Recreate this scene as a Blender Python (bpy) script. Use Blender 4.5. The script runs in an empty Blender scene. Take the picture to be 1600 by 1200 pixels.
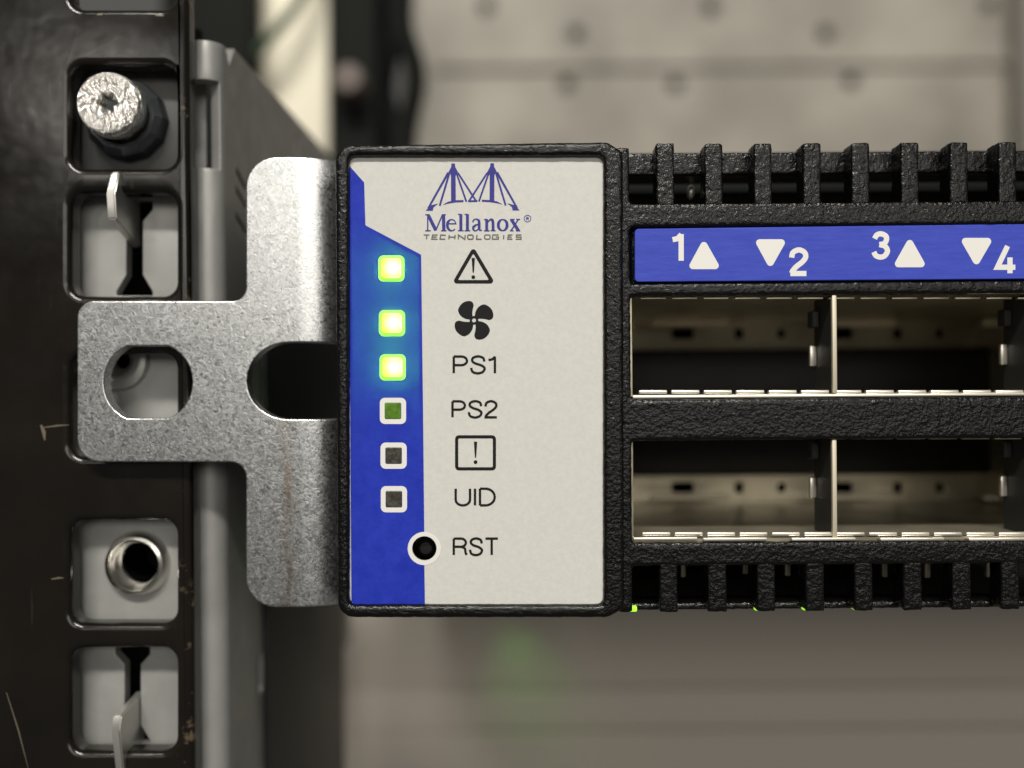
import bpy, bmesh, math, random
from mathutils import Vector, Matrix, noise
random.seed(7)
S = 0.001                      # everything below is written in millimetres
scene = bpy.context.scene
col = scene.collection

# ------------------------------------------------------------------ camera, world, lights, exposure
D, F = 80.0, 1368.0            # camera distance to the bezel front (mm), focal length in photo pixels
VX, VY, T = 800.0, 625.0, 0.0079
cd = bpy.data.cameras.new('camera'); cam = bpy.data.objects.new('camera', cd); col.objects.link(cam)
cam.location = (0, -D * S, 0)
cam.rotation_euler = (Matrix.Rotation(math.radians(90), 4, 'X') @ Matrix.Rotation(-T, 4, 'Z')).to_euler()
cd.sensor_width = 36; cd.lens = 36 * F / 1600; cd.shift_y = (VY - 600) / 1600
cd.clip_start = 0.002; cd.clip_end = 20
cd.dof.use_dof = True; cd.dof.focus_distance = (D + 1.2) * S; cd.dof.aperture_fstop = 10
scene.camera = cam

w = bpy.data.worlds.new('World'); scene.world = w; w.use_nodes = True
w.node_tree.nodes['Background'].inputs[0].default_value = (1.0, 0.97, 0.90, 1)
w.node_tree.nodes['Background'].inputs[1].default_value = 0.10

def area(name, loc, target, sx, sy, power, color):
    ld = bpy.data.lights.new(name, 'AREA'); ld.shape = 'RECTANGLE'; ld.size = sx; ld.size_y = sy
    ld.energy = power; ld.color = color
    o = bpy.data.objects.new(name, ld); col.objects.link(o); o.location = loc
    o.rotation_euler = (Vector(target) - Vector(loc)).to_track_quat('-Z', 'Y').to_euler()
    return o
WARM = (1.0, 0.955, 0.875)
area('ceiling_light', (-0.12, -0.95, 1.05), (0, 0, 0), 0.8, 0.10, 25, WARM)
area('ceiling_light_far', (0.60, -3.0, 0.80), (0, 0, 0), 3.0, 0.8, 28, WARM)
area('screw_glint_light', (-1.43, -3.0, 1.05), (0, 0, 0), 0.28, 0.26, 2.8, WARM)  # lamp added to brighten the screw head, set where the head mirrors it

vs = scene.view_settings
vs.view_transform = 'Standard'; vs.look = 'None'; vs.exposure = 0; vs.gamma = 1; vs.use_curve_mapping = False
scene.cycles.max_bounces = 8; scene.cycles.use_denoising = True

# ------------------------------------------------------------------ helpers
def P(x, y, d):
    """photo pixel (x, y) at depth d mm behind the bezel -> point in mm"""
    xr = x - (y - VY) * T; yr = y + (x - VX) * T; k = (D + d) / F
    return Vector(((xr - VX) * k, d, (VY - yr) * k))
def XZ(pts, d): return [(p.x, p.z) for p in (P(x, y, d) for x, y in pts)]
def K(d): return (D + d) / F

ORI = {}
def empty(name, loc, label, cat, group=None):
    o = bpy.data.objects.new(name, None); col.objects.link(o); o.empty_display_size = 0.005
    o.location = Vector(loc) * S; ORI[o.name] = Vector(loc)
    o['label'] = label; o['category'] = cat
    if group: o['group'] = group
    return o
def tag(o, label=None, cat=None, group=None, kind=None):
    for k, v in (('label', label), ('category', cat), ('group', group), ('kind', kind)):
        if v: o[k] = v
    return o
def finish(me, mat, smooth):
    me.materials.clear(); me.materials.append(mat)
    if smooth:
        me.polygons.foreach_set('use_smooth', [True] * len(me.polygons))
        me.set_sharp_from_angle(angle=math.radians(smooth if smooth is not True else 34))
def link(name, me, parent=None, loc=None, wn=False):
    """me holds mm/1000 vertices in world space; shifted so the parent's origin is the zero"""
    o = bpy.data.objects.new(name, me); col.objects.link(o)
    base = ORI[parent.name] if parent else Vector((0, 0, 0))
    if loc is None:
        me.transform(Matrix.Translation(-base * S)); ORI[o.name] = base
    else:
        o.location = (Vector(loc) - base) * S; ORI[o.name] = Vector(loc)
    o.parent = parent
    if wn:
        m = o.modifiers.new('wn', 'WEIGHTED_NORMAL'); m.keep_sharp = True
    return o
def build(name, bm, mat, parent=None, smooth=34, loc=None, wn=False):
    me = bpy.data.meshes.new(name); bm.to_mesh(me); bm.free()
    me.transform(Matrix.Scale(S, 4)); finish(me, mat, smooth)
    return link(name, me, parent, loc, wn)
def raw(name, verts, faces, mat, parent=None, smooth=None, wn=False):
    me = bpy.data.meshes.new(name); me.from_pydata([Vector(v) * S for v in verts], [], faces); finish(me, mat, smooth)
    return link(name, me, parent, None, wn)
def bbox(bm, x0, x1, y0, y1, z0, z1, bev=0.0, seg=2):
    r = bmesh.ops.create_cube(bm, size=1)
    for v in r['verts']:
        v.co = Vector(((x0 + x1) / 2 + v.co.x * (x1 - x0), (y0 + y1) / 2 + v.co.y * (y1 - y0), (z0 + z1) / 2 + v.co.z * (z1 - z0)))
    if bev:
        ed = list({e for v in r['verts'] for e in v.link_edges})
        bmesh.ops.bevel(bm, geom=ed, offset=bev, segments=seg, affect='EDGES', profile=0.5)
def pbox(bm, x0, y0, x1, y1, d0, d1, bev=0.0, dref=None, seg=2):
    """box from a photo-pixel rectangle measured at depth dref (default its front)"""
    dr = d0 if dref is None else dref
    c = P((x0 + x1) / 2, (y0 + y1) / 2, dr); k = K(dr)
    bbox(bm, c.x - (x1 - x0) / 2 * k, c.x + (x1 - x0) / 2 * k, d0, d1, c.z - (y1 - y0) / 2 * k, c.z + (y1 - y0) / 2 * k, bev, seg)
def box_obj(name, mat, parent, *a, **k):
    bm = bmesh.new(); pbox(bm, *a, **k); return build(name, bm, mat, parent)
def round_poly(pts, r, n=6):
    out = []; m = len(pts)
    for i in range(m):
        p = Vector(pts[i]); a = Vector(pts[i - 1]); b = Vector(pts[(i + 1) % m])
        ri = r[i] if isinstance(r, (list, tuple)) else r
        u = (a - p).normalized(); v = (b - p).normalized()
        ang = u.angle(v); 
        if ri <= 0 or ang > 3.1: out.append(tuple(p)); continue
        t = min(ri / math.tan(ang / 2), (a - p).length * .49, (b - p).length * .49)
        rr = t * math.tan(ang / 2)
        c = p + (u + v).normalized() * (rr / math.sin(ang / 2))
        s = p + u * t - c; e = p + v * t - c
        a0 = math.atan2(s.y, s.x); a1 = math.atan2(e.y, e.x); da = (a1 - a0 + math.pi) % (2 * math.pi) - math.pi
        for k in range(n + 1):
            q = a0 + da * k / n; out.append((c.x + rr * math.cos(q), c.y + rr * math.sin(q)))
    return out
def rrect(x0, y0, x1, y1, r, n=6): return round_poly([(x0, y0), (x1, y0), (x1, y1), (x0, y1)], r, n)
def circ(cx, cy, r, n=40, ry=None): return [(cx + r * math.cos(2 * math.pi * i / n), cy + (ry or r) * math.sin(2 * math.pi * i / n)) for i in range(n)]
def sheet_mesh(loops, y0, th, bevel, res=4):
    """flat plate with holes: loops of (x,z) mm, front at y0, thickness th, rounded edges"""
    cu = bpy.data.curves.new('tmp', 'CURVE'); cu.dimensions = '2D'; cu.fill_mode = 'BOTH'
    for lp in loops:
        sp = cu.splines.new('POLY'); sp.points.add(len(lp) - 1)
        for p, q in zip(sp.points, lp): p.co = (q[0], q[1], 0, 1)
        sp.use_cyclic_u = True
    cu.extrude = th / 2 - bevel; cu.bevel_depth = bevel; cu.bevel_resolution = res; cu.offset = -bevel
    ob = bpy.data.objects.new('tmp', cu); col.objects.link(ob)
    dg = bpy.context.evaluated_depsgraph_get()
    me = bpy.data.meshes.new_from_object(ob.evaluated_get(dg)); bpy.data.objects.remove(ob); bpy.data.curves.remove(cu)
    bm = bmesh.new(); bm.from_mesh(me); bpy.data.meshes.remove(me)
    bmesh.ops.remove_doubles(bm, verts=bm.verts, dist=1e-4)
    for v in bm.verts: v.co = Vector((v.co.x, y0 + th / 2 - v.co.z, v.co.y))
    bmesh.ops.recalc_face_normals(bm, faces=bm.faces)
    return bm
def sheet(name, loops, y0, th, bevel, mat, parent=None, res=4):
    return build(name, sheet_mesh(loops, y0, th, bevel, res), mat, parent, 34, None, True)
def cast(name, bm, mat, parent, voxel=0.2, amp=0.075, smooth_it=6):
    """cast metal: fuse by voxels, soften, roughen"""
    me = bpy.data.meshes.new(name); bm.to_mesh(me); bm.free()
    ob = bpy.data.objects.new('tmp', me); col.objects.link(ob)
    m = ob.modifiers.new('r', 'REMESH'); m.mode = 'VOXEL'; m.voxel_size = voxel
    m = ob.modifiers.new('s', 'SMOOTH'); m.iterations = smooth_it; m.factor = 0.5
    dg = bpy.context.evaluated_depsgraph_get()
    me2 = bpy.data.meshes.new_from_object(ob.evaluated_get(dg)); bpy.data.objects.remove(ob); bpy.data.meshes.remove(me)
    me2.name = name
    nrm = [v.normal.copy() for v in me2.vertices]
    for v, n in zip(me2.vertices, nrm):
        q = v.co
        h = noise.noise(q * 1.9) * 0.9 + noise.noise(q * 4.1 + Vector((7, 3, 1))) * 0.6
        v.co = q + n * (h * amp)
    me2.transform(Matrix.Scale(S, 4)); finish(me2, mat, 180)
    return link(name, me2, parent)
def lathe(prof, cx, cz, n=40, tilt=None):
    bm = bmesh.new(); rings = []
    for r, y in prof:
        if r <= 1e-6: rings.append([bm.verts.new((cx, y, cz))])
        else: rings.append([bm.verts.new((cx + r * math.cos(2 * math.pi * i / n), y, cz + r * math.sin(2 * math.pi * i / n))) for i in range(n)])
    for a, b in zip(rings, rings[1:]):
        for i in range(n):
            j = (i + 1) % n
            if len(a) == 1 and len(b) > 1: bm.faces.new((a[0], b[i], b[j]))
            elif len(b) == 1 and len(a) > 1: bm.faces.new((a[i], b[0], a[j]))
            elif len(a) > 1: bm.faces.new((a[i], b[i], b[j], a[j]))
    bmesh.ops.recalc_face_normals(bm, faces=bm.faces)
    return bm

# flat print --------------------------------------------------------------
class Ink:
    """printed shapes in photo pixels, laid as a film on the surface at depth d"""
    def __init__(s, d): s.d = d; s.v = []; s.f = []; s.n = 0
    def pt(s, p):
        q = P(p[0], p[1], s.d - 0.0015 * (s.n % 12)); s.v.append(q); return len(s.v) - 1
    def poly(s, pts):
        from mathutils.geometry import tessellate_polygon
        s.n += 1; b = len(s.v)
        for p in pts: s.pt(p)
        for t in tessellate_polygon([[Vector((p[0], p[1], 0)) for p in pts]]): s.f.append(tuple(b + i for i in t))
    def ring(s, a, b_):
        s.n += 1; m = len(a); i0 = [s.pt(p) for p in a]; i1 = [s.pt(p) for p in b_]
        for i in range(m): j = (i + 1) % m; s.f.append((i0[i], i0[j], i1[j], i1[i]))
    def stroke(s, pts, wd, closed=False):
        s.n += 1; m = len(pts); W = wd if isinstance(wd, (list, tuple)) else [wd] * m
        L = []; R = []
        for i in range(m):
            p = Vector(pts[i]); a = Vector(pts[i - 1]) if (i or closed) else None; b = Vector(pts[(i + 1) % m]) if (i < m - 1 or closed) else None
            d0 = (p - a).normalized() if a is not None else None; d1 = (b - p).normalized() if b is not None else None
            if d0 is None: d0 = d1
            if d1 is None: d1 = d0
            t = (d0 + d1)
            t = t.normalized() if t.length > 1e-6 else d0
            nn = Vector((-t.y, t.x)); c = max(0.45, nn.dot(Vector((-d0.y, d0.x))))
            h = W[i] / 2 / c
            L.append(s.pt(p + nn * h)); R.append(s.pt(p - nn * h))
        for i in range(m if closed else m - 1):
            j = (i + 1) % m; s.f.append((L[i], L[j], R[j], R[i]))
    def obj(s, name, mat, parent):
        o = raw(name, s.v, s.f, mat, parent)
        bm = bmesh.new(); bm.from_mesh(o.data)
        for f in bm.faces:
            f.normal_update()
            if f.normal.y > 0: f.normal_flip()
        bm.to_mesh(o.data); bm.free(); return o
def spline(pts, n=6):
    out = []; m = len(pts)
    for i in range(m - 1):
        p0 = Vector(pts[max(0, i - 1)]); p1 = Vector(pts[i]); p2 = Vector(pts[i + 1]); p3 = Vector(pts[min(m - 1, i + 2)])
        for k in range(n):
            t = k / n
            out.append(tuple(0.5 * (2 * p1 + (p2 - p0) * t + (2 * p0 - 5 * p1 + 4 * p2 - p3) * t * t + (3 * p1 - p0 - 3 * p2 + p3) * t ** 3)))
    out.append(tuple(pts[-1])); return out
def arc(cx, cy, rx, ry, a0, a1, n=14): return [(cx + rx * math.cos(math.radians(a0 + (a1 - a0) * i / n)), cy - ry * math.sin(math.radians(a0 + (a1 - a0) * i / n))) for i in range(n + 1)]
# single-line glyphs in a box: x 0..w, y 0 (top)..1 (baseline)
GL = {
 'P': (.62, [[(0, 1), (0, 0)], [(0, 0), (.34, 0)] + arc(.34, .26, .26, .26, 90, -90)[1:] + [(0, .52)]]),
 'R': (.66, [[(0, 1), (0, 0)], [(0, 0), (.36, 0)] + arc(.36, .25, .26, .25, 90, -90)[1:] + [(0, .5)], spline([(.36, .5), (.56, .6), (.6, .85), (.66, 1)])]),
 'S': (.62, [spline([(.6, .3), (.54, .08), (.31, -.01), (.09, .08), (.05, .27), (.2, .42), (.46, .53), (.61, .7), (.53, .92), (.3, 1.01), (.07, .92), (0, .68)])]),
 'T': (.64, [[(0, 0), (.64, 0)], [(.32, 0), (.32, 1)]]),
 'U': (.66, [[(0, 0), (0, .66)] + arc(.33, .66, .33, .345, 180, 360)[1:] + [(.66, 0)]]),
 'I': (.06, [[(.03, 0), (.03, 1)]]),
 'D': (.68, [[(0, 1), (0, 0)], [(0, 0), (.26, 0)] + arc(.26, .5, .42, .5, 90, -90)[1:] + [(0, 1)]]),
 '1': (.34, [[(.0, .21), (.17, .17), (.26, .06), (.30, .02)], [(.29, 0), (.29, 1)]]),
 '2': (.56, [spline([(.02, .32), (.07, .1), (.29, -.01), (.5, .1), (.54, .3), (.42, .5), (.2, .7), (.06, .88), (.02, .98)]), [(-.03, 1), (.57, 1)]]),
 '3': (.54, [spline([(.03, .2), (.12, .04), (.29, -.01), (.47, .08), (.5, .25), (.41, .41), (.22, .46)]), spline([(.22, .46), (.44, .53), (.54, .73), (.44, .94), (.26, 1.01), (.08, .94), (0, .78)])]),
 '4': (.6, [[(.36, 0), (.02, .78), (.62, .78)], [(.44, .42), (.44, 1)]]),
}
def word(ink, txt, x0, x1, y0, y1, wd, gap=.17):
    tot = sum(GL[c][0] for c in txt) + gap * (len(txt) - 1); sx = (x1 - x0) / tot; cx = 0
    for c in txt:
        g = GL[c]
        for st in g[1]: ink.stroke([(x0 + (cx + a) * sx, y0 + b * (y1 - y0)) for a, b in st], wd)
        cx += g[0] + gap

# ------------------------------------------------------------------ materials
def mat(name, base, rough=.5, metal=0.0, spec=.5, coat=0.0, emit=None, es=0.0):
    m = bpy.data.materials.new(name); m.use_nodes = True; b = m.node_tree.nodes['Principled BSDF']
    b.inputs['Base Color'].default_value = (*base, 1); b.inputs['Roughness'].default_value = rough
    b.inputs['Metallic'].default_value = metal; b.inputs['Specular IOR Level'].default_value = spec
    b.inputs['Coat Weight'].default_value = coat; b.inputs['Coat Roughness'].default_value = .12
    if emit: b.inputs['Emission Color'].default_value = (*emit, 1); b.inputs['Emission Strength'].default_value = es
    return m
class N:
    def __init__(s, m): s.m = m; s.t = m.node_tree; s.b = s.t.nodes['Principled BSDF']; s.co = s.t.nodes.new('ShaderNodeNewGeometry').outputs['Position']
    def mapping(s, scale=(1, 1, 1), loc=(0, 0, 0)):
        n = s.t.nodes.new('ShaderNodeMapping'); n.inputs['Scale'].default_value = scale; n.inputs['Location'].default_value = loc
        s.t.links.new(s.co, n.inputs['Vector']); return n.outputs[0]
    def noise(s, scale, detail=3, rough=.55, vec=None, dist=0.0):
        n = s.t.nodes.new('ShaderNodeTexNoise'); n.inputs['Scale'].default_value = scale; n.inputs['Detail'].default_value = detail
        n.inputs['Roughness'].default_value = rough; n.inputs['Distortion'].default_value = dist
        s.t.links.new(vec if vec is not None else s.co, n.inputs['Vector']); return n.outputs['Fac']
    def ramp(s, fac, stops):
        n = s.t.nodes.new('ShaderNodeValToRGB'); e = n.color_ramp.elements
        while len(e) < len(stops): e.new(.5)
        for el, (p, c) in zip(e, stops): el.position = p; el.color = (*c, 1) if isinstance(c, tuple) else (c, c, c, 1)
        s.t.links.new(fac, n.inputs[0]); return n.outputs[0]
    def mix(s, fac, a, b):
        n = s.t.nodes.new('ShaderNodeMix'); n.data_type = 'RGBA'
        for i, v in ((0, fac), (6, a), (7, b)):
            if hasattr(v, 'links'): s.t.links.new(v, n.inputs[i])
            else: n.inputs[i].default_value = v if i == 0 else (*v, 1)
        return n.outputs[2]
    def math(s, op, a, b=0.0):
        n = s.t.nodes.new('ShaderNodeMath'); n.operation = op
        for i, v in ((0, a), (1, b)):
            if hasattr(v, 'links'): s.t.links.new(v, n.inputs[i])
            else: n.inputs[i].default_value = v
        return n.outputs[0]
    def set(s, inp, v): s.t.links.new(v, s.b.inputs[inp])
    def bump(s, h, strength, dist):
        n = s.t.nodes.new('ShaderNodeBump'); n.inputs['Strength'].default_value = strength; n.inputs['Distance'].default_value = dist
        s.t.links.new(h, n.inputs['Height']); s.t.links.new(n.outputs[0], s.b.inputs['Normal'])
    def xyz(s):
        n = s.t.nodes.new('ShaderNodeSeparateXYZ'); s.t.links.new(s.co, n.inputs[0]); return n.outputs

M = {}
M['cast'] = mat('cast_black', (.0028, .0028, .0028), .2, spec=.36)
n = N(M['cast']); a = n.noise(3200, 3, .55); b = n.noise(700, 2)
n.bump(a, .7, .00016); n.set('Roughness', n.ramp(b, [(.3, .13), (.7, .27)]))
M['plate'] = mat('label_film', (.60, .575, .50), .55, spec=.25)
n = N(M['plate']); a = n.noise(5200, 2); n.bump(a, .22, .00004); n.set('Base Color', n.ramp(n.noise(2600, 3), [(.3, (.545, .543, .512)), (.7, (.59, .588, .553))]))
M['blue'] = mat('blue_print', (.030, .045, .40), .5, spec=.15)
n = N(M['blue']); n.bump(n.noise(5200, 2), .22, .00004); n.set('Base Color', n.ramp(n.noise(700, 5, .7), [(.3, (.014, .027, .38)), (.7, (.024, .046, .48))]))
t_ = M['blue'].node_tree; tr = t_.nodes.new('ShaderNodeBsdfTranslucent'); tr.inputs[0].default_value = (.14, .52, .04, 1)
mx = t_.nodes.new('ShaderNodeMixShader'); mx.inputs[0].default_value = .11
t_.links.new(t_.nodes['Principled BSDF'].outputs[0], mx.inputs[1]); t_.links.new(tr.outputs[0], mx.inputs[2]); t_.links.new(mx.outputs[0], t_.nodes['Material Output'].inputs[0])
M['strip'] = mat('blue_strip', (.045, .065, .42), .5, spec=.2)
n = N(M['strip']); n.bump(n.noise(5000, 2), .25, .00005); n.set('Base Color', n.ramp(n.noise(1, 5, .7, n.mapping((350, 350, 2600))), [(.3, (.035, .056, .40)), (.7, (.052, .078, .48))]))
M['ink'] = mat('black_ink', (.010, .010, .010), .6, spec=.15)
M['logo'] = mat('violet_ink', (.045, .045, .24), .6, spec=.15)
M['grey_ink'] = mat('grey_ink', (.11, .10, .085), .5)
M['white'] = mat('white_ink', (.72, .71, .68), .4)
M['lamp_off'] = mat('dark_window', (.045, .045, .038), .25)
n = N(M['lamp_off']); n.set('Base Color', n.ramp(n.noise(3000, 3), [(.4, (.03, .03, .025)), (.75, (.09, .09, .07))]))
M['lamp_dim'] = mat('dim_green_window', (.05, .09, .01), .25, emit=(.12, .42, .01), es=.30)
M['lamp_on'] = mat('green_lamp', (.3, .6, .1), .3, emit=(.42, 1.0, .055), es=13)
n = N(M['lamp_on']); tc = n.t.nodes.new('ShaderNodeTexCoord'); mp = n.t.nodes.new('ShaderNodeMapping'); mp.inputs['Location'].default_value = (-.62, -.5, -.5)
n.t.links.new(tc.outputs['Generated'], mp.inputs[0]); ln = n.t.nodes.new('ShaderNodeVectorMath'); ln.operation = 'LENGTH'; n.t.links.new(mp.outputs[0], ln.inputs[0])
n.set('Emission Color', n.ramp(ln.outputs['Value'], [(.34, (.90, 1.15, .62)), (.74, (.40, 1.0, .02))])); n.b.inputs['Emission Strength'].default_value = 2.6
n = N(M['lamp_dim']); n.set('Emission Color', n.ramp(n.noise(1600, 3), [(.35, (.03, .14, .0)), (.68, (.17, .52, .01))]))
M['ring_on'] = mat('glow_ring', (.2, .45, .1), .4, emit=(.30, 1.0, .07), es=.85)  # green emission stands in for diode light on the printed frame
M['leak'] = mat('green_lamp_small', (.3, .8, .05), .3, emit=(.34, .9, .02), es=1.2)
M['hole'] = mat('black_hole', (.003, .003, .003), .8, spec=0)
M['rubber'] = mat('black_rubber', (.008, .008, .008), .45, spec=.25)
# zinc plated steel
M['zinc'] = mat('zinc_plate', (.6, .59, .56), .38, 1.0)
n = N(M['zinc']); w1 = n.noise(2300, 4, .6, dist=1.6); w2 = n.noise(260, 4)
c = n.ramp(w1, [(.28, (.34, .346, .35)), (.5, (.62, .63, .635)), (.72, (.92, .935, .945))])
X, Y_, Z = n.xyz()
xs = P(449, 800, 4.4).x * S
band = n.math('SUBTRACT', 1.0, n.math('MULTIPLY', n.math('ABSOLUTE', n.math('SUBTRACT', X, xs)), 1 / .0010))
low = n.math('MULTIPLY', n.math('SUBTRACT', .001, Z), 1 / .004)
stain = n.math('MULTIPLY', n.math('MINIMUM', n.math('MAXIMUM', band, 0.0), n.math('MINIMUM', n.math('MAXIMUM', low, 0.0), 1.0)), n.ramp(n.noise(1, 3, .5, n.mapping((1400, 100, 260))), [(.35, .2), (.65, 1.0)]))
n.set('Base Color', n.mix(n.math('MULTIPLY', stain, .55), n.mix(n.ramp(w2, [(.35, 0.0), (.7, .35)]), c, (.55, .55, .54)), (.32, .22, .14)))
n.set('Roughness', n.ramp(w1, [(.3, .25), (.7, .38)])); n.bump(w1, .22, .00010)
# nickel cage
M['cage'] = mat('nickel_cage', (.50, .45, .36), .32, .65)
n = N(M['cage']); n.set('Base Color', n.ramp(n.noise(160, 4), [(.3, (.30, .27, .20)), (.7, (.50, .45, .34))])); n.bump(n.noise(300, 2), .15, .0003)
M['pale_bar'] = mat('satin_pale', (.62, .56, .44), .5, .4)
M['finger'] = mat('bright_spring', (.92, .87, .77), .34, .85)
# rack paint
M['paint'] = mat('brown_black_paint', (.017, .0135, .010), .2, spec=.45)
n = N(M['paint']); X, Y_, Z = n.xyz()
e = n.math('MULTIPLY', n.math('SUBTRACT', X, P(270, 600, 6.1).x * S), 1 / .0016)
chip = n.ramp(n.noise(520, 6, .7), [(.60, 0.0), (.68, 1.0)])
wear = n.math('MULTIPLY', n.math('MINIMUM', n.math('MAXIMUM', e, 0.0), 1.0), chip)
fine = n.ramp(n.noise(1, 4, .6, n.mapping((900, 900, 60))), [(.66, 0.0), (.72, .12)])
n.set('Base Color', n.mix(wear, n.mix(fine, n.ramp(n.noise(90, 3), [(.3, (.0055, .0046, .0036)), (.7, (.010, .008, .006))]), (.10, .085, .06)), (.13, .095, .06)))
n.set('Roughness', n.ramp(n.noise(260, 4), [(.3, .12), (.75, .26)])); n.bump(n.noise(130, 3), .14, .0006)
M['chip'] = mat('bare_steel_chip', (.20, .17, .125), .4, .5)
# grey rail
M['rail'] = mat('grey_rail', (.36, .36, .345), .42, .35)
n = N(M['rail']); n.set('Base Color', n.ramp(n.noise(120, 4), [(.3, (.29, .29, .28)), (.7, (.38, .38, .365))])); n.set('Roughness', n.ramp(n.noise(400, 3), [(.3, .36), (.7, .52)]))
M['tab'] = mat('bare_tab', (.55, .54, .51), .34, .8)
M['slide'] = mat('shade_plate_dark', (.02, .022, .022), .45, .3)  # dark grey standing for shade on the lower rail side
M['steel'] = mat('bright_steel', (.80, .78, .73), .22, 1.0)
n = N(M['steel']); n.bump(n.noise(900, 3), .2, .0001)
M['screw'] = mat('hammered_zinc', (.98, .96, .91), .24, 1.0)
n = N(M['screw']); n.bump(n.noise(2000, 3, .55, n.mapping((1.3, 1, .8)), 1.6), 1.0, .0004)
M['collar'] = mat('dark_zinc', (.09, .10, .105), .36, .75)
n = N(M['collar']); n.bump(n.noise(700, 4), .4, .0003)
M['spacer'] = mat('dark_spacer', (.055, .056, .055), .45, .3)
M['dark'] = mat('dark_metal', (.008, .009, .008), .7, spec=.08)
M['inner'] = mat('inner_sheet', (.05, .05, .05), .45, .5)
M['cream'] = mat('cream_column', (.80, .75, .60), .6)
M['panel'] = mat('beige_panel', (.30, .275, .235), .6)
n = N(M['panel']); n.set('Base Color', n.ramp(n.noise(22, 3), [(.3, (.165, .152, .128)), (.7, (.33, .305, .26))]))
M['backing'] = mat('panel_backing', (.15, .139, .118), .6)
M['taupe'] = mat('taupe_sheet', (.50, .45, .395), .6, spec=.2)
M['green'] = mat('green_cable', (.02, .05, .018), .5)
M['pink'] = mat('dull_copper', (.11, .085, .075), .6)

# ------------------------------------------------------------------ background
rp = empty('cabinet_wall', (40, 300, 0), 'blurred beige perforated metal wall far behind, above the black faceplate', 'wall')
holes = [(1110, 12), (900, 52), (1290, 52), (1545, 8), (885, 132), (1056, 132), (1330, 126), (760, 10)]
y = 300.0
lo = [XZ([(650, -60), (1592, -60), (1592, 420), (650, 420)], y)]
for hx, hy in holes: lo.append(XZ(circ(hx, hy, 12, 20), y))
sheet('sheet', lo, y, 1.2, .2, M['panel'], rp)
box_obj('ledge', M['panel'], rp, 680, 84, 1585, 104, 298, 300, .5)
box_obj('backing', M['backing'], rp, 640, -70, 1610, 430, 306, 310, .2)
box_obj('flange', M['backing'], rp, 1594, -60, 1640, 420, 290, 300, .3)
cc = box_obj('rear_column', M['cream'], None, 398, -80, 513, 470, 150, 160, 1.5)
tag(cc, 'pale cream upright column, blurred, seen above the grey rail', 'column')
rd = empty('rear_post', P(585, 600, 120), 'dark blurred upright post between the cream column and beige panel', 'post')
box_obj('upright', M['dark'], rd, 513, -80, 592, 640, 120, 150, 2)
bm = lathe([(0, 112), (3.0, 112.3), (3.6, 113.5), (3.6, 119.9)], P(545, 125, 114).x, P(545, 125, 114).z, 24); build('knob', bm, M['pink'], rd)
dk = box_obj('rear_post', M['dark'], None, 250, -80, 396, 640, 138, 148, 2)
tag(dk, 'black blurred upright post left of the cream column', 'post')
# green cable
pts = [P(*a) for a in ((380, 110, 142), (402, 80, 141), (428, 52, 141), (455, 20, 142), (478, -20, 143), (500, -80, 145))]
def tube(pts, r, n=12):
    bm = bmesh.new(); rings = []
    sp = pts
    for i, p in enumerate(sp):
        t = (sp[min(i + 1, len(sp) - 1)] - sp[max(i - 1, 0)]).normalized(); u = t.cross(Vector((0, 1, 0))).normalized(); v = t.cross(u)
        rings.append([bm.verts.new(p + u * r * math.cos(2 * math.pi * k / n) + v * r * math.sin(2 * math.pi * k / n)) for k in range(n)])
    for a, b in zip(rings, rings[1:]):
        for k in range(n): bm.faces.new((a[k], a[(k + 1) % n], b[(k + 1) % n], b[k]))
    bm.faces.new(rings[0][::-1]); bm.faces.new(rings[-1]); bmesh.ops.recalc_face_normals(bm, faces=bm.faces); return bm
def vspline(pts, n=5):
    out = []; m = len(pts)
    for i in range(m - 1):
        p0 = pts[max(0, i - 1)]; p1 = pts[i]; p2 = pts[i + 1]; p3 = pts[min(m - 1, i + 2)]
        for k in range(n):
            t = k / n; out.append(.5 * (2 * p1 + (p2 - p0) * t + (2 * p0 - 5 * p1 + 4 * p2 - p3) * t * t + (3 * p1 - p0 - 3 * p2 + p3) * t ** 3))
    out.append(pts[-1]); return out
for lab_, cps, rr in (('black blurred cable hanging nearest the dark post, left of two', [(600, -90), (612, 40), (596, 140), (618, 240), (600, 420), (606, 640)], 3.2), ('black blurred cable hanging beside the beige wall, right of two', [(640, -90), (628, 30), (650, 120), (634, 230), (646, 400), (632, 640)], 2.6)):
    tag(build('cable', tube(vspline([P(a, b, 132) for a, b in cps]), rr), M['dark'], None), lab_, 'cable', 'black cables behind the switch')
tag(build('cable', tube(vspline(pts), 1.3), M['green'], None), 'dark green blurred cable crossing the cream column diagonally', 'cable')
# equipment below
lw = empty('lower_chassis', P(1060, 1250, 70), 'taupe stepped equipment casing, blurred, below the black faceplate', 'casing')
box_obj('back_face', M['taupe'], lw, 516, 880, 1800, 1120, 96, 100, .5)
box_obj('upper_step', M['taupe'], lw, 516, 1074, 1800, 1230, 94.4, 95.9, .7)
box_obj('lower_step', M['taupe'], lw, 516, 1140, 1800, 1330, 92.8, 94.3, .7)
L1 = P(764, 898, 80)
box_obj('green_emitter', M['leak'], lw, 760, 886, 768, 893, 78, 95.9, .2)  # unseen emitter added at the start of the green streak
ld = bpy.data.lights.new('streak_spot', 'SPOT'); ld.energy = .012; ld.color = (.25, 1, .05); ld.spot_size = math.radians(80); ld.spot_blend = .6; ld.shadow_soft_size = .0013  # unseen green spot added to cast the streak on the casing
lo_ = bpy.data.objects.new('streak_spot', ld); col.objects.link(lo_); lo_.location = L1 * S
lo_.rotation_euler = Vector((.27, .2, -1)).to_track_quat('-Z', 'Y').to_euler()
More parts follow.
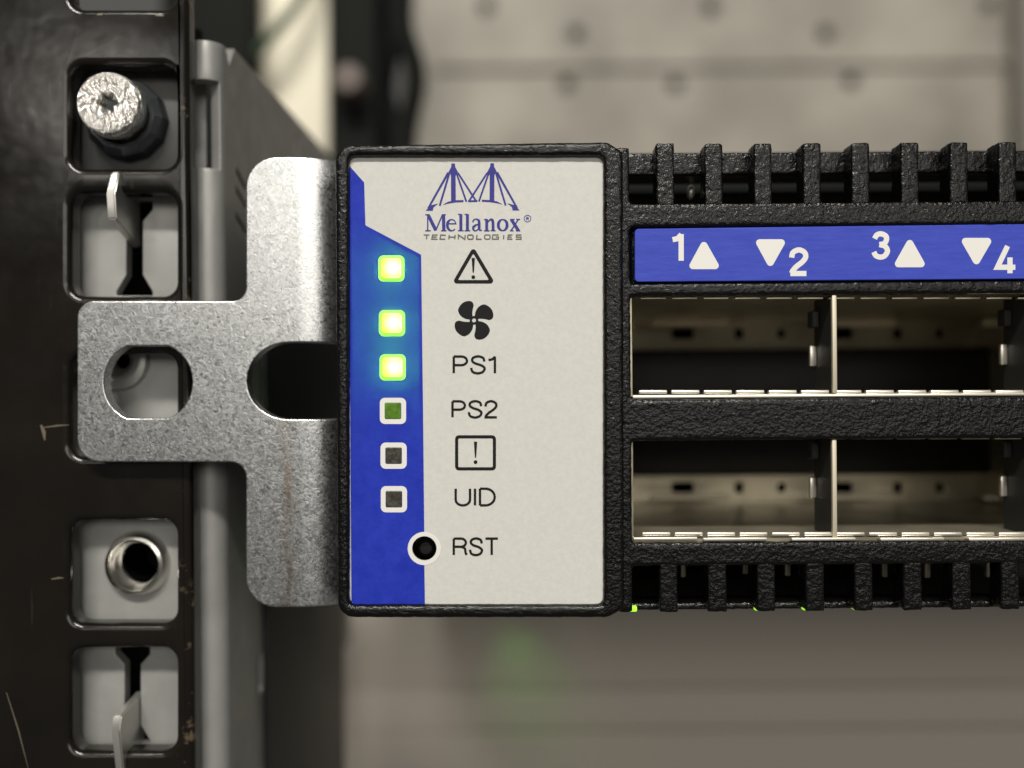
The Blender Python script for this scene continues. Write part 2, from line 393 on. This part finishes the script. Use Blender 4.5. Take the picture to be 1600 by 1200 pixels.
for sgn in (-1, 1):              # unseen baffles added to narrow the green spot into a streak
    bm = bmesh.new(); bbox(bm, (-3 if sgn < 0 else .42), (-.42 if sgn < 0 else 3), -4, 8, -3.0, -2.2)
    bm.transform(Matrix.Translation(L1) @ Matrix.Rotation(-.26, 4, 'Y')); build('streak_baffle', bm, M['dark'], lw)
# ------------------------------------------------------------------ grey slide rail behind the rack post
rail = empty('slide_rail', P(335, 1300, 9.6), 'light grey steel slide rail bolted behind the dark rack post', 'rail')
yf = 9.4; th = 1.4; R_ = 1.9
def dumb(cx, y0, y1, w0, w1, fl):
    """slot with flared ends, photo pixels"""
    h0, h1 = w0 / 2, w1 / 2
    return [(cx - h0, y0 + fl * 1.5), (cx - h1, y0 + fl * .7), (cx - h1, y0), (cx + h1, y0), (cx + h1, y0 + fl * .7), (cx + h0, y0 + fl * 1.5),
            (cx + h0, y1 - fl * 1.5), (cx + h1, y1 - fl * .3), (cx + h1, y1), (cx - h1, y1), (cx - h1, y1 - fl * .3), (cx - h0, y1 - fl * 1.5)]
xe = P(318, 600, yf).x          # where the fold starts
zt = P(300, 62, yf).z
flat_len = 70.0
outer = [(P(20, 600, yf).x, zt), (P(20, 600, yf).x, P(300, 1290, yf).z), (xe + flat_len, P(300, 1290, yf).z), (xe + flat_len, zt + 4), (xe + 6, zt + 1.0), (xe + 4.2, zt - 1.5), (xe + 3.0, zt)]
notch = [(xe - 2.2, P(310, 124, yf).z), (xe + 1.9, P(310, 124, yf).z), (xe + 1.9, P(310, 262, yf).z), (xe - 2.2, P(310, 262, yf).z)]
loops = [outer, notch, XZ(dumb(210, 312, 462, 25, 56, 22), yf), XZ(dumb(207, 1008, 1163, 25, 54, 20), yf),
         XZ(circ(198, 186, 30), yf), XZ(circ(210, 885, 40), yf), XZ(circ(182, 562, 40), yf)]
for sy in (266, 296, 338):       # small pressed slots on the side
    bx = xe + R_ * math.pi / 2 + 3.2; bz = P(350, sy, 14).z
    loops.append([(bx, bz + .5), (bx + 4.2, bz - 1.0), (bx + 4.2, bz - 1.6), (bx, bz - .1)])
bx = xe + 32; bz = P(420, 232, 40).z; loops.append([(bx, bz + 2.2), (bx + 1.6, bz + 2.2), (bx + 1.6, bz - 1.8), (bx, bz - 1.8)])
bx = xe + 12.5; loops.append(round_poly([(bx, P(385, 1025, 20).z), (bx + 2.2, P(385, 1025, 20).z), (bx + 2.2, P(385, 1095, 20).z), (bx, P(385, 1095, 20).z)], .9, 4))
bm = sheet_mesh(loops, yf, th, .12, 2)
nb = 9
for i in range(nb + 1):
    bmesh.ops.bisect_plane(bm, geom=bm.verts[:] + bm.edges[:] + bm.faces[:], plane_co=(xe + R_ * math.pi / 2 * i / nb, 0, 0), plane_no=(1, 0, 0))
def bend(bm, xb, yfr, R):
    yc = yfr + R; L = R * math.pi / 2
    for v in bm.verts:
        s = v.co.x - xb
        if s <= 0: continue
        rad = yc - v.co.y; a = min(s, L) / R
        x = xb + rad * math.sin(a); yy = yc - rad * math.cos(a)
        if s > L: yy += s - L
        v.co.x = x; v.co.y = yy
bend(bm, xe, yf, R_)
bracket = build('bracket', bm, M['rail'], rail, 34, None, True)
box_obj('inner_lip', M['rail'], rail, 306, 110, 324, 275, 12.6, 13.4, .1, dref=13)
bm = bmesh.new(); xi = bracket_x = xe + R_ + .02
bbox(bm, xi, xi + .7, 23, 69, -75, 13.5, .25, 3); build('shade_plate', bm, M['slide'], rail)  # dark plate added over the lower rail side to stand for shade
# bent tabs
def tab(name, ys, flip):
    k = K(6); xw = P(214, 340, 9.6).x
    prof = ys
    t = .85; vs_ = []; fs = []
    m = len(prof)
    for side in (0, 1):
        for (yy, py) in prof: vs_.append((xw - t * side, yy, P(195, py, yy).z))
    fs = [tuple(range(m)), tuple(range(2 * m - 1, m - 1, -1))] + [(i, i + m, (i + 1) % m + m, (i + 1) % m) for i in range(m)]
    bm = bmesh.new(); V = [bm.verts.new(v) for v in vs_]
    for f in fs: bm.faces.new([V[i] for i in f])
    bmesh.ops.recalc_face_normals(bm, faces=bm.faces)
    bmesh.ops.bevel(bm, geom=bm.edges[:], offset=.14, segments=2, affect='EDGES')
    return build(name, bm, M['tab'], rail)
tab('tab', [(10.5, 300), (7.0, 266), (5.6, 270), (4.6, 302), (4.9, 342), (10.5, 388)], False)
tab('tab', [(10.5, 1080), (5.2, 1118), (4.8, 1142), (5.6, 1205), (7.0, 1212), (10.5, 1180)], True)
def bushing(px, py, r, ri, y0, mt='steel'):
    c = P(px, py, y0); k = K(y0); R0 = r * k; R1 = ri * k
    prof = [(R0 + .25, yf + .02), (R0, yf - .5), (R0 - .25, y0 + .12), (R0 - .55, y0), (R1 + .55, y0 + .12), (R1 + .15, y0 + .55)]
    yy = y0 + .7
    for i in range(9): prof += [(R1 + .12, yy), (R1 - .16, yy + .3)]; yy += .6
    prof += [(R1, yy), (R1, 20)]
    b = build('bushing', lathe(prof, c.x, c.z, 44), M[mt], rail, 40)
    build('bore', lathe([(R1 * .80, y0 + 2.2), (R1 * .80, y0 + 9), (0, y0 + 9.1)], c.x, c.z, 24), M['hole'], b)
    return b
bushing(208, 884, 49, 36, 8.3)
bushing(182, 562, 46, 17, 8.8, 'tab')
# back cover of the slots so that they look into dark
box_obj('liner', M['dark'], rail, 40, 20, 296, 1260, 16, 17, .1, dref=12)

# ------------------------------------------------------------------ rack post
post = empty('rack_post', P(150, 1300, 6.1), 'dark brown painted rack post with a column of square holes', 'rack post')
yp = 6.1
hl = []
for cy in (-70, 180, 380, 632, 893, 1093, 1345):
    hl.append(XZ(rrect(109, cy - 79, 274, cy + 82, 22, 6), yp))
edge = P(297, 600, yp).x
L0 = P(-260, 600, yp).x
zt = P(150, -190, yp).z; zb = P(150, 1420, yp).z
bm = sheet_mesh([[(L0, zt), (edge, zt), (edge, zb), (L0, zb)]] + hl, yp, 2.6, .75, 5)
build('flange', bm, M['paint'], post, 40, None, True)
def chipmark(px0, py0, px1, py1, wpx):
    ink = Ink(yp - .02); ink.stroke([(px0, py0), ((px0 + px1) / 2 + 1.5, (py0 + py1) / 2 - 1), (px1, py1)], [wpx * .5, wpx, wpx * .3]); ink.obj('paint_chip', M['chip'], post)
for c_ in ((64, 664, 70, 688, 6), (68, 668, 108, 664, 2.5), (80, 905, 100, 903, 3), (10, 1082, 44, 1200, 2.2), (243, 24, 256, 25, 3), (152, 23, 160, 23, 3)): chipmark(*c_)

# ------------------------------------------------------------------ screw
box_obj('spacer_plate', M['spacer'], rail, 88, 70, 280, 275, 8.95, 9.3, .1)
sc_ = P(167, 160, 4.6)
screw = empty('screw', sc_, 'bright zinc screw with six-lobed recess in the top square hole', 'screw')
r = 50 * K(4.6)
bm = lathe([(0, 3.62), (r * .86, 3.6), (r * .95, 3.68), (r, 3.95), (r * 1.0, 5.9), (r * .93, 6.1), (r * .93, 9.4)], sc_.x, sc_.z, 56)
# six-lobed recess
rec = []
for i in range(60):
    a = 2 * math.pi * i / 60; rr = r * (.27 + .075 * math.cos(6 * a)); rec.append((sc_.x + rr * math.cos(a), sc_.z + rr * math.sin(a)))
bm.free()
face = sheet_mesh([[(sc_.x + r * .97 * math.cos(2 * math.pi * i / 56), sc_.z + r * .97 * math.sin(2 * math.pi * i / 56)) for i in range(56)], rec], 4.6, 1.5, .2, 3)
hd = build('head', face, M['screw'], screw, 40, None, True)
build('recess', lathe([(r * .4, 5.7), (0, 5.9)], sc_.x, sc_.z, 24), M['collar'], hd)
build('shank', lathe([(r * .97, 5.2), (r * 1.0, 5.3), (r * 1.0, 6.3), (r * .93, 6.5), (r * .9, 7.5), (r * .9, 9.6)], sc_.x, sc_.z, 56), M['screw'], screw)
c2 = P(196, 186, 8.0); r2 = 63 * K(8)
bm = lathe([(r * .92, 7.0), (r * 1.08, 6.9), (r2 * .97, 7.5), (r2, 7.9), (r2, 9.35)], c2.x, c2.z, 12)
build('collar', bm, M['collar'], screw, 20)

# ------------------------------------------------------------------ network switch
sw = empty('network_switch', P(1000, 965, 10), 'black rack network switch with blue and grey status label and lit green lights', 'switch')
# chassis
bm = bmesh.new(); pbox(bm, 545, 244, 1790, 940, 78, 140, .5, dref=10); pbox(bm, 1794.5, 238, 3200, 948, 3.5, 140, .5, dref=10)
for a_ in ((545, 238, 1790, 246), (545, 938, 1790, 948)): pbox(bm, *a_, 10, 78, 0, dref=10)
pbox(bm, 538, 238, 546, 948, 10, 140, 0, dref=10); pbox(bm, 1786, 238, 1794, 948, 3.5, 78, 0, dref=10)
build('chassis', bm, M['inner'], sw)

# mounting ear ----------------------------------------------------------
ye = 4.4
ear_o = round_poly(XZ([(384, 245), (780, 245), (780, 949), (384, 949), (384, 722), (120, 722), (120, 470), (384, 470)], ye),
                   [2.9, 0, 0, 2.9, 1.5, 2.2, 1.6, 1.3], 7)
hole = []
for px, py in arc(218, 597, 56, 60, 110, 250, 12) + arc(243, 597, 57, 60, -70, 70, 12): hole.append((px, py))
slot = arc(452, 595, 66, 60, 90, 270, 16) + [(700, 655), (700, 535)]
xb = P(466, 600, ye).x
bm = sheet_mesh([ear_o, XZ(hole, ye), XZ(slot, ye)], ye, 1.6, .16, 3)
R2 = 5.5
for i in range(11):
    bmesh.ops.bisect_plane(bm, geom=bm.verts[:] + bm.edges[:] + bm.faces[:], plane_co=(xb + R2 * math.pi / 2 * i / 10, 0, 0), plane_no=(1, 0, 0))
bend(bm, xb, ye, R2)
build('mounting_ear', bm, M['zinc'], sw, 34, None, True)

# bezel block ------------------------------------------------------------
bo = round_poly(XZ([(523, 226), (950, 221), (974, 236), (976, 952), (950, 966), (527, 966)], 0), [1.5, .9, .5, .5, .9, 1.5], 6)
bi = XZ(rrect(545, 243, 943, 946, 9), 0)
bm = sheet_mesh([bo, bi], 0, 1.6, .35, 3)
b2 = sheet_mesh([bo, XZ([(551, 290), (562, 300), (565, 356), (606, 378), (653, 403), (655, 690), (553, 690)], 1.0), XZ(circ(663, 857, 20.5, 24), 1.0)], 1.0, 4.5, .3, 2)
me_ = bpy.data.meshes.new('t'); b2.to_mesh(me_); b2.free(); bm.from_mesh(me_)
cast('bezel', bm, M['cast'], sw, .16, .034, 4)

# label
yl = .62
lab = sheet('status_label', [XZ(rrect(546, 242, 944, 947, 9), yl), XZ(circ(663, 857, 19, 28), yl), XZ([(551, 290), (562, 300), (565, 356), (606, 378), (653, 403), (655, 690), (553, 690)], yl)], yl, .32, .05, M['plate'], sw, 2)
ink = Ink(yl - .012)
ink.poly(round_poly([(545, 258), (569, 285), (571, 352), (658, 398), (661, 638), (662.5, 838)], [0, 3, 3, 2, 0, 0], 3)[:-1] + arc(663, 857, 20, 20, 90, 270, 14) + [(664, 945.5), (555, 945.5), (549, 939)])
ink.obj('blue_print', M['blue'], lab)
# logo
def z4(p): return (640 + .1375 * p[0], 240 + .1375 * p[1])
def zs(pts, ox=0, oy=0): return [z4((x + ox, y + oy)) for x, y in pts]
ink = Ink(yl - .02)
for mir in (0, 1):
    f = (lambda q: [(1433 - x, y - 5 + 2) for x, y in q]) if mir else (lambda q: q)
    ink.poly(zs(f([(473, 150), (475, 112), (515, 112), (518, 150), (566, 240), (548, 236), (536, 222), (524, 250), (470, 250), (458, 222), (444, 238), (426, 240)])))
    ink.stroke(zs(f([(496, 235), (498, 548)])), 53 * .1375)
    ink.stroke(zs(f([(440, 215), (212, 620)])), [26 * .1375, 21 * .1375])
    ink.stroke(zs(f([(450, 228), (342, 592)])), 22 * .1375)
    ink.stroke(zs(f([(532, 220), (645, 546)])), 20 * .1375)
    ink.stroke(zs(f([(550, 220), (757, 540)])), 20 * .1375)
    ink.poly(zs(f([(184, 648), (232, 590), (326, 566), (272, 608), (262, 648)])))
    ink.poly(zs(f([(374, 582), (440, 545), (530, 530), (612, 527), (612, 549), (520, 553), (440, 566)])))
ink.stroke(zs([(664, 540), (772, 538)]), 20 * .1375)
ink.obj('bridge_emblem', M['logo'], lab)
ink = Ink(yl - .02); q = .1375
def st(pts, wd): ink.stroke(zs(pts), [a * q for a in wd] if isinstance(wd, (list, tuple)) else wd * q)
st([(206, 698), (206, 876)], 15); st([(212, 698), (298, 872)], 38); st([(296, 874), (372, 698)], 15); st([(385, 690), (388, 876)], 37)
for a_, b_, yy in ((178, 226, 694), (364, 412, 694), (178, 240, 876), (358, 418, 876)): st([(a_, yy), (b_, yy)], 13)
e_ = arc(478, 812, 50, 64, 10, 318, 22); st(e_, [12 + 20 * max(0, math.cos(math.radians(10 + 308 * i / 22 - 185))) ** 1 for i in range(23)]); st([(440, 796), (530, 796)], 13)
for x in (582, 657): st([(x, 688), (x, 876)], 34); st([(x - 32, 691), (x, 689)], 13); st([(x - 32, 876), (x + 32, 876)], 13)
st(spline([(718, 778), (730, 752), (757, 744), (782, 756), (790, 785), (790, 868)], 4), [22, 18, 16, 16, 14, 14, 14, 15, 16, 17, 18, 22, 26, 28, 30, 31, 32, 32, 32, 32, 32])
st(spline([(792, 800), (752, 812), (724, 838), (728, 866), (754, 876), (790, 850)], 4), [14, 14, 15, 18, 20, 24, 27, 28, 28, 26, 24, 22, 20, 18, 16, 15, 14, 14, 14, 14, 14]); st([(790, 872), (822, 870)], 14)
st([(876, 745), (876, 876)], 32); st([(846, 750), (880, 746)], 14); st([(846, 876), (908, 876)], 13); st(spline([(888, 780), (915, 750), (940, 756), (948, 800), (948, 876)], 4), [12, 13, 14, 16, 18, 22, 26, 29, 31, 32, 32, 32, 32, 32, 32, 32, 32]); st([(920, 876), (978, 876)], 13)
cir = arc(1058, 812, 50, 63, 0, 360, 28)[:-1]; ink.stroke(zs(cir), [q * (13 + 21 * abs(math.cos(2 * math.pi * i / 28))) for i in range(28)], True)
st([(1156, 748), (1238, 876)], 36); st([(1234, 750), (1152, 876)], 15)
for a_, b_, yy in ((1142, 1194, 747), (1212, 1256, 747), (1140, 1182, 876), (1208, 1258, 876)): st([(a_, yy), (b_, yy)], 12)
ink.obj('name_lettering', M['logo'], lab)
ink = Ink(yl - .02)
ink.stroke(zs(circ(1340, 738, 38, 24)), 8 * q, True); st([(1328, 756), (1328, 722), (1348, 724), (1350, 736), (1328, 740)], 8); st([(1338, 740), (1354, 756)], 8)
ink.obj('registered_mark', M['logo'], lab)
ink = Ink(yl - .02)
t0, t1 = 924, 972; tm = 948
def hs(*ls):
    for l in ls: st(l, 14)
hs([(160, t0), (226, t0)], [(193, t0), (193, t1)])
hs([(318, t0), (262, t0), (252, t1), (318, t1)], [(256, tm), (308, tm)])
hs([(412, t0 + 4), (355, t0), (345, t1), (405, t1)])
hs([(450, t0), (445, t1)], [(518, t0), (513, t1)], [(448, tm), (515, tm)])
hs([(553, t1), (555, t0), (628, t1), (632, t0)])
ink.stroke(zs(rrect(660, t0, 722, t1, 14, 3)), 14 * q, True)
hs([(765, t0), (760, t1), (818, t1)])
ink.stroke(zs(rrect(852, t0, 914, t1, 14, 3)), 14 * q, True)
hs([(1012, t0), (946, t0), (940, t1), (1008, t1), (1010, tm), (978, tm)])
hs([(1070, t0), (1068, t1)], [(1168, t0), (1122, t0), (1116, t1), (1168, t1)], [(1118, tm), (1160, tm)])
hs([(1270, t0), (1216, t0), (1214, tm), (1266, tm), (1266, t1), (1206, t1)])
ink.obj('small_lettering', M['grey_ink'], lab)
# warning triangle
ink = Ink(yl - .02)
ink.ring(round_poly([(739.5, 385), (774, 443), (706, 443)], 4.5, 5), round_poly([(739.5, 396), (764, 437.5), (715.5, 437.5)], 1.2, 5))
def bang(ink, cx, y0, y1):
    ink.poly([(cx - 2.6, y0), (cx + 2.6, y0), (cx + 1.0, y1 - 10), (cx - 1.0, y1 - 10)]); ink.poly(circ(cx, y1 - 3, 3, 12))
bang(ink, 739.5, 403, 436); ink.obj('warning_symbol', M['ink'], lab)
ink = Ink(yl - .02)
bl = [(545, 480), (545, 400), (555, 320), (572, 240), (552, 182), (510, 152), (430, 148), (340, 182), (262, 260), (226, 350), (250, 430), (310, 500), (400, 545), (490, 558), (530, 540)]
for i in range(4):
    ca, sa = ((1, 0), (0, 1), (-1, 0), (0, -1))[i]
    pp = [((x - 580) * ca - (y - 577) * sa, (x - 580) * sa + (y - 577) * ca) for x, y in bl]
    pp = [(740.6 + .07 * x, 500.4 + .07 * y) for x, y in pp]
    ink.poly(spline(pp + [pp[0]], 4)[:-1])
ink.stroke(circ(740.6, 500.4, 5, 20), 3.6, True)
ink.obj('fan_symbol', M['ink'], lab)
for txt, x0, x1, y0, y1 in (('PS1', 709, 775, 557, 583), ('PS2', 707, 776, 627, 652), ('UID', 712, 773, 763.5, 789.5), ('RST', 709, 778, 841.5, 867)):
    ink = Ink(yl - .02); word(ink, txt, x0, x1, y0, y1, 3.8, .17 if txt != 'UID' else .2); ink.obj('lettering', M['ink'], lab)
ink = Ink(yl - .02); ink.ring(rrect(711, 680, 775, 735, 6, 4), rrect(716, 685, 770, 730, 2, 4)); bang(ink, 743, 690, 725); ink.obj('alert_symbol', M['ink'], lab)
ink = Ink(yl - .025); ink.ring(circ(663, 857, 26, 40), circ(663, 857, 19.2, 40)); ink.obj('reset_ring', M['white'], lab)
# reset button down its hole
c_ = P(665, 857, 1.4); k = K(1.4)
build('reset_button', lathe([(0, 1.5), (9 * k, 1.55), (13 * k, 1.75), (16 * k, 2.2)], c_.x, c_.z, 28), M['rubber'], sw)
# status lights
for i, (lx, ly) in enumerate(((611.5, 419.5), (612.5, 505), (613.5, 574), (614, 642), (615, 712), (615.5, 780))):
    on = i < 3; key = 'lamp_on' if on else ('lamp_dim' if i == 3 else 'lamp_off')
    c_ = P(lx, ly, yl); k = K(yl); h = (15 if on else 12.8) * k
    bm = sheet_mesh([rrect(c_.x - h, c_.z - h, c_.x + h, c_.z + h, .25 if on else .1, 4)], yl - (.40 if on else .05), .6 if on else .3, .16 if on else .06, 4)
    o = build('status_light', bm, M[key], sw, 34, None, True)
    o['label'] = ['lit green status light by the warning triangle', 'lit green status light by the fan symbol', 'lit green status light by PS1', 'dim green status light by PS2', 'unlit status light by the boxed exclamation mark', 'unlit status light by UID'][i]
    if on:                          # the light source sits behind the translucent film
        bm = bmesh.new(); bbox(bm, c_.x - .45, c_.x + .45, 2.55, 3.0, c_.z - .45, c_.z + .45, .1, 2); build('diode', bm, M['lamp_on'], o)
        ld = bpy.data.lights.new('status_light_glow', 'POINT'); ld.energy = .00075; ld.color = (.30, 1, .02); ld.shadow_soft_size = .0004
        lo_ = bpy.data.objects.new('status_light_glow', ld); col.objects.link(lo_); lo_.location = Vector((c_.x, 1.28, c_.z)) * S
    ink = Ink(yl - .03); ink.ring(rrect(lx - 20.5, ly - 20.5, lx + 20.5, ly + 20.5, 8, 5), rrect(lx - 13, ly - 13, lx + 13, ly + 13, 2.5, 5))
    ink.obj('light_frame', M['ring_on'] if on else M['white'], o)

# cast faceplate ------------------------------------------------------------
yc_ = .9
bm = bmesh.new(); XR = 1780
def fb(x0, y0, x1, y1, d0, d1): pbox(bm, x0, y0, x1, y1, d0, d1, 0, dref=yc_)
fb(962, 230, 986, 958, yc_, 9)
fb(975, 315, XR, 352, yc_, 6); fb(975, 440, XR, 459, yc_, 4); fb(975, 340, XR, 446, 1.7, 4)
fb(975, 621, XR, 686, yc_, 6); fb(975, 846, XR, 882, yc_, 6)
cast('faceplate', bm, M['cast'], sw, .2, .042, 5)
bm = bmesh.new(); pbox(bm, 975, 236, XR, 272, 3.0, 6, dref=3.0); cast('rear_rim', bm, M['cast'], sw, .25, .06, 5)
bm = bmesh.new(); pbox(bm, 975, 938, XR, 951, 3.0, 6, dref=3.0); cast('rear_rim', bm, M['cast'], sw, .25, .06, 5)
for i in range(10):
    x = 1039.5 + 76.6 * i; dy = -(x - 1040) * .008
    bm = bmesh.new(); pbox(bm, x - 14.3, 223.5 + dy * .6, x + 14.3, 322 + dy, yc_ + .05, 3.1, dref=yc_); cast('vent_bar', bm, M['cast'], sw, .17, .055, 3)
    x = 1045 + 76.4 * i
    bm = bmesh.new(); pbox(bm, x - 14.8, 876 + dy, x + 14.8, 957 + dy, yc_ + .05, 3.1, dref=yc_); cast('vent_bar', bm, M['cast'], sw, .17, .055, 3)
# inner parts seen through the vents
o = box_obj('inner_rail', M['dark'], sw, 975, 284, XR, 300, 12, 14, .3)
bm = bmesh.new(); c_ = P(1079, 300, 6.5)
bmesh.ops.create_icosphere(bm, subdivisions=2, radius=1.0)
for v in bm.verts: v.co = Vector((c_.x + v.co.x * .45, 6.5 + v.co.y * .5, c_.z + v.co.z * .75 + .1 * v.co.x))
build('solder_pin', bm, M['finger'], sw)
for x in (1068, 1165, 1231, 1383, 1450, 1545): box_obj('cage_pin', M['cage'], sw, x - 4, 868, x + 4, 900 + (x * 7 % 9) - 4, 5.5, 6.0, .1)
for x, wd in ((987, 17), (1109, 5), (1183, 6), (1258, 6), (1336, 5)): box_obj('green_emitter', M['leak'], sw, x - wd / 2, 948 - (x - 987) * .008, x + wd / 2, 956 - (x - 987) * .008, 2.3, 2.95, .1)
# port label strip
ys = 1.05
strip = sheet('port_label', [round_poly(XZ([(992, 357.5), (1770, 347.5), (1770, 434.5), (992, 440.5)], ys), .35, 4)], ys, .55, .08, M['strip'], sw, 2)
def z6(p): return (920 + .425 * p[0], 200 + .425 * p[1])
for pts in ([(423, 405), (487, 519), (361, 519)], [(606, 409), (730, 409), (667, 521)], [(1180, 398), (1244, 512), (1116, 512)], [(1362, 404), (1489, 404), (1425, 514)]):
    ink = Ink(ys - .012); ink.poly([z6(p) for p in round_poly(pts, 13, 6)]); ink.obj('arrow', M['white'], strip)
for ch, x0, x1, y0, y1 in (('1', 308, 345, 390, 488), ('2', 744, 799, 449, 535), ('3', 1048, 1098, 390, 474), ('4', 1500, 1566, 434, 534)):
    ink = Ink(ys - .012); a0, b0 = z6((x0, y0)); a1, b1 = z6((x1, y1)); word(ink, ch, a0, a1, b0, b1, 8.2); ink.obj('numeral', M['white'], strip)

# port cages -----------------------------------------------------------------
def cage(ptop, pbot, upper):
    d0 = 1.6; dend = 76
    za = P(1300, ptop, d0).z; zb_ = P(1300, pbot, d0).z
    xl = P(988, 600, d0).x; xr = P(1780, 600, d0).x; t = .28
    bm = bmesh.new(); bbox(bm, xl - t, xl, d0, dend, zb_, za)
    cg = build('port_cage', bm, M['cage'], sw)
    # plain plate
    bm = bmesh.new(); zp = zb_ if upper else za
    bbox(bm, xl, xr, d0, dend, zp - t / 2, zp + t / 2); build('cage_floor' if upper else 'cage_ceiling', bm, M['cage'], cg)
    # pierced plate and connector at the back of the ports
    zq = za if upper else zb_; yb = 30.0
    bm = bmesh.new(); bbox(bm, xl, xr, d0, dend, zq - t / 2, zq + t / 2); build('cage_ceiling' if upper else 'cage_floor', bm, M['cage'], cg)
    zm = P(1300, 547 if upper else 738, yb).z
    hl_ = []
    for ox in (0, 248, 495):
        for hx, hw, hh in ((1067, 34, 17), (1155, 13, 17), (1221, 12, 14)):
            hl_.append(XZ(rrect(hx + ox - hw / 2, (521 if upper else 762) - hh / 2, hx + ox + hw / 2, (521 if upper else 762) + hh / 2, 2, 2), yb))
    sheet('back_plate', [[(xl, min(zq, zm)), (xr, min(zq, zm)), (xr, max(zq, zm)), (xl, max(zq, zm))]] + hl_, yb, .4, .05, M['cage'], cg, 1)
    bm = bmesh.new(); bbox(bm, xl, xr, yb - 3, yb + 1.9, min(zp, zm), max(zp, zm), .3, 2); build('connector', bm, M['rubber'], cg)
    bm = bmesh.new(); bbox(bm, xl, xr, yb + 2, yb + 3, zb_ - .1, za + .1); build('shell_back', bm, M['hole'], cg)
    bm = bmesh.new(); bbox(bm, xr, xr + t, d0, dend, zb_, za); build('end_wall', bm, M['cage'], cg)
    # dividers
    for px in (1303.5, 1617):
        xd = P(px, (ptop + pbot) / 2, 1.3).x
        bm = bmesh.new(); bbox(bm, xd - .18, xd + .18, 1.6, 6.2, zb_ + .15, za - .15, .05, 1); dv = build('divider', bm, M['inner'], cg)  # dark sheet on the divider sides stands for their shade
        bm = bmesh.new(); bbox(bm, xd - .21, xd + .21, 1.15, 1.6, zb_ + .15, za - .15, .08, 2); build('divider_edge', bm, M['pale_bar'], dv)
        ysp = 5.4; pm = 556 if upper else 762
        zc = P(1270, pm, ysp).z
        bm = bmesh.new(); bbox(bm, xd - .85, xd - .2, ysp, ysp + .5, zc - 1.0, zc + 1.0, .12, 2); build('latch_spring', bm, M['finger'], dv)
        bm = bmesh.new(); zc2 = P(1270, 505 if upper else 700, ysp + 4).z
        bbox(bm, xd - .9, xd - .2, ysp - .8, ysp + .6, zc2 - .8, zc2 + .8, .1, 1); build('latch_pad', bm, M['inner'], dv)
    # pale bars added in each port to stand for blurred reflections
    for ox in (0, 262, 520):
        yr = 24 if upper else 25
        c = P(1078 + ox, 503 if upper else 778, yr); hw = 61 * K(yr)
        bm = bmesh.new(); hh = .52 if upper else .26; bbox(bm, c.x - hw, c.x + hw, yr, yr + 1.0, c.z - hh, c.z + hh, .18, 3); build('pale_bar', bm, M['pale_bar'], cg)
    # gasket fingers along the lips
    def fingers(py, zo, hpx, w0, gap, x0, d, mt, thick=.25):
        k = K(d); x = x0; proto = None
        while x < 1660:
            c = P(x + w0 / 2, py, d)
            if proto is None:
                bm = bmesh.new(); bbox(bm, -w0 / 2 * k, w0 / 2 * k, -thick, thick, -hpx / 2 * k, hpx / 2 * k, min(.1, hpx * k * .3), 2)
                proto = build('gasket_finger', bm, mt, cg, 34, c)
            else: link('gasket_finger', proto.data, cg, c)
            x += w0 + gap
    if upper:
        fingers(612.5, 0, 6, 44, 6.5, 998, 1.7, M['finger']); fingers(466.5, 0, 3, 40, 9, 1000, 1.9, M['cage']); fingers(458.5, 0, 2.5, 100, 37, 1098, 1.5, M['cage'])
        box_obj('cage_lip', M['finger'], cg, 989, 615.2, 1770, 620, 1.2, 1.5, .08)
    else:
        fingers(834, 0, 6, 44, 6.5, 1003, 1.7, M['finger']); fingers(685, 0, 2.5, 42, 8, 1002, 1.8, M['cage']); fingers(842, 0, 5, 100, 38, 1098, 1.3, M['finger'])
        box_obj('cage_lip', M['finger'], cg, 990, 839.5, 1090, 844.5, 1.25, 1.5, .08)
    return cg
cage(459, 617, True)
cage(684, 842, False)
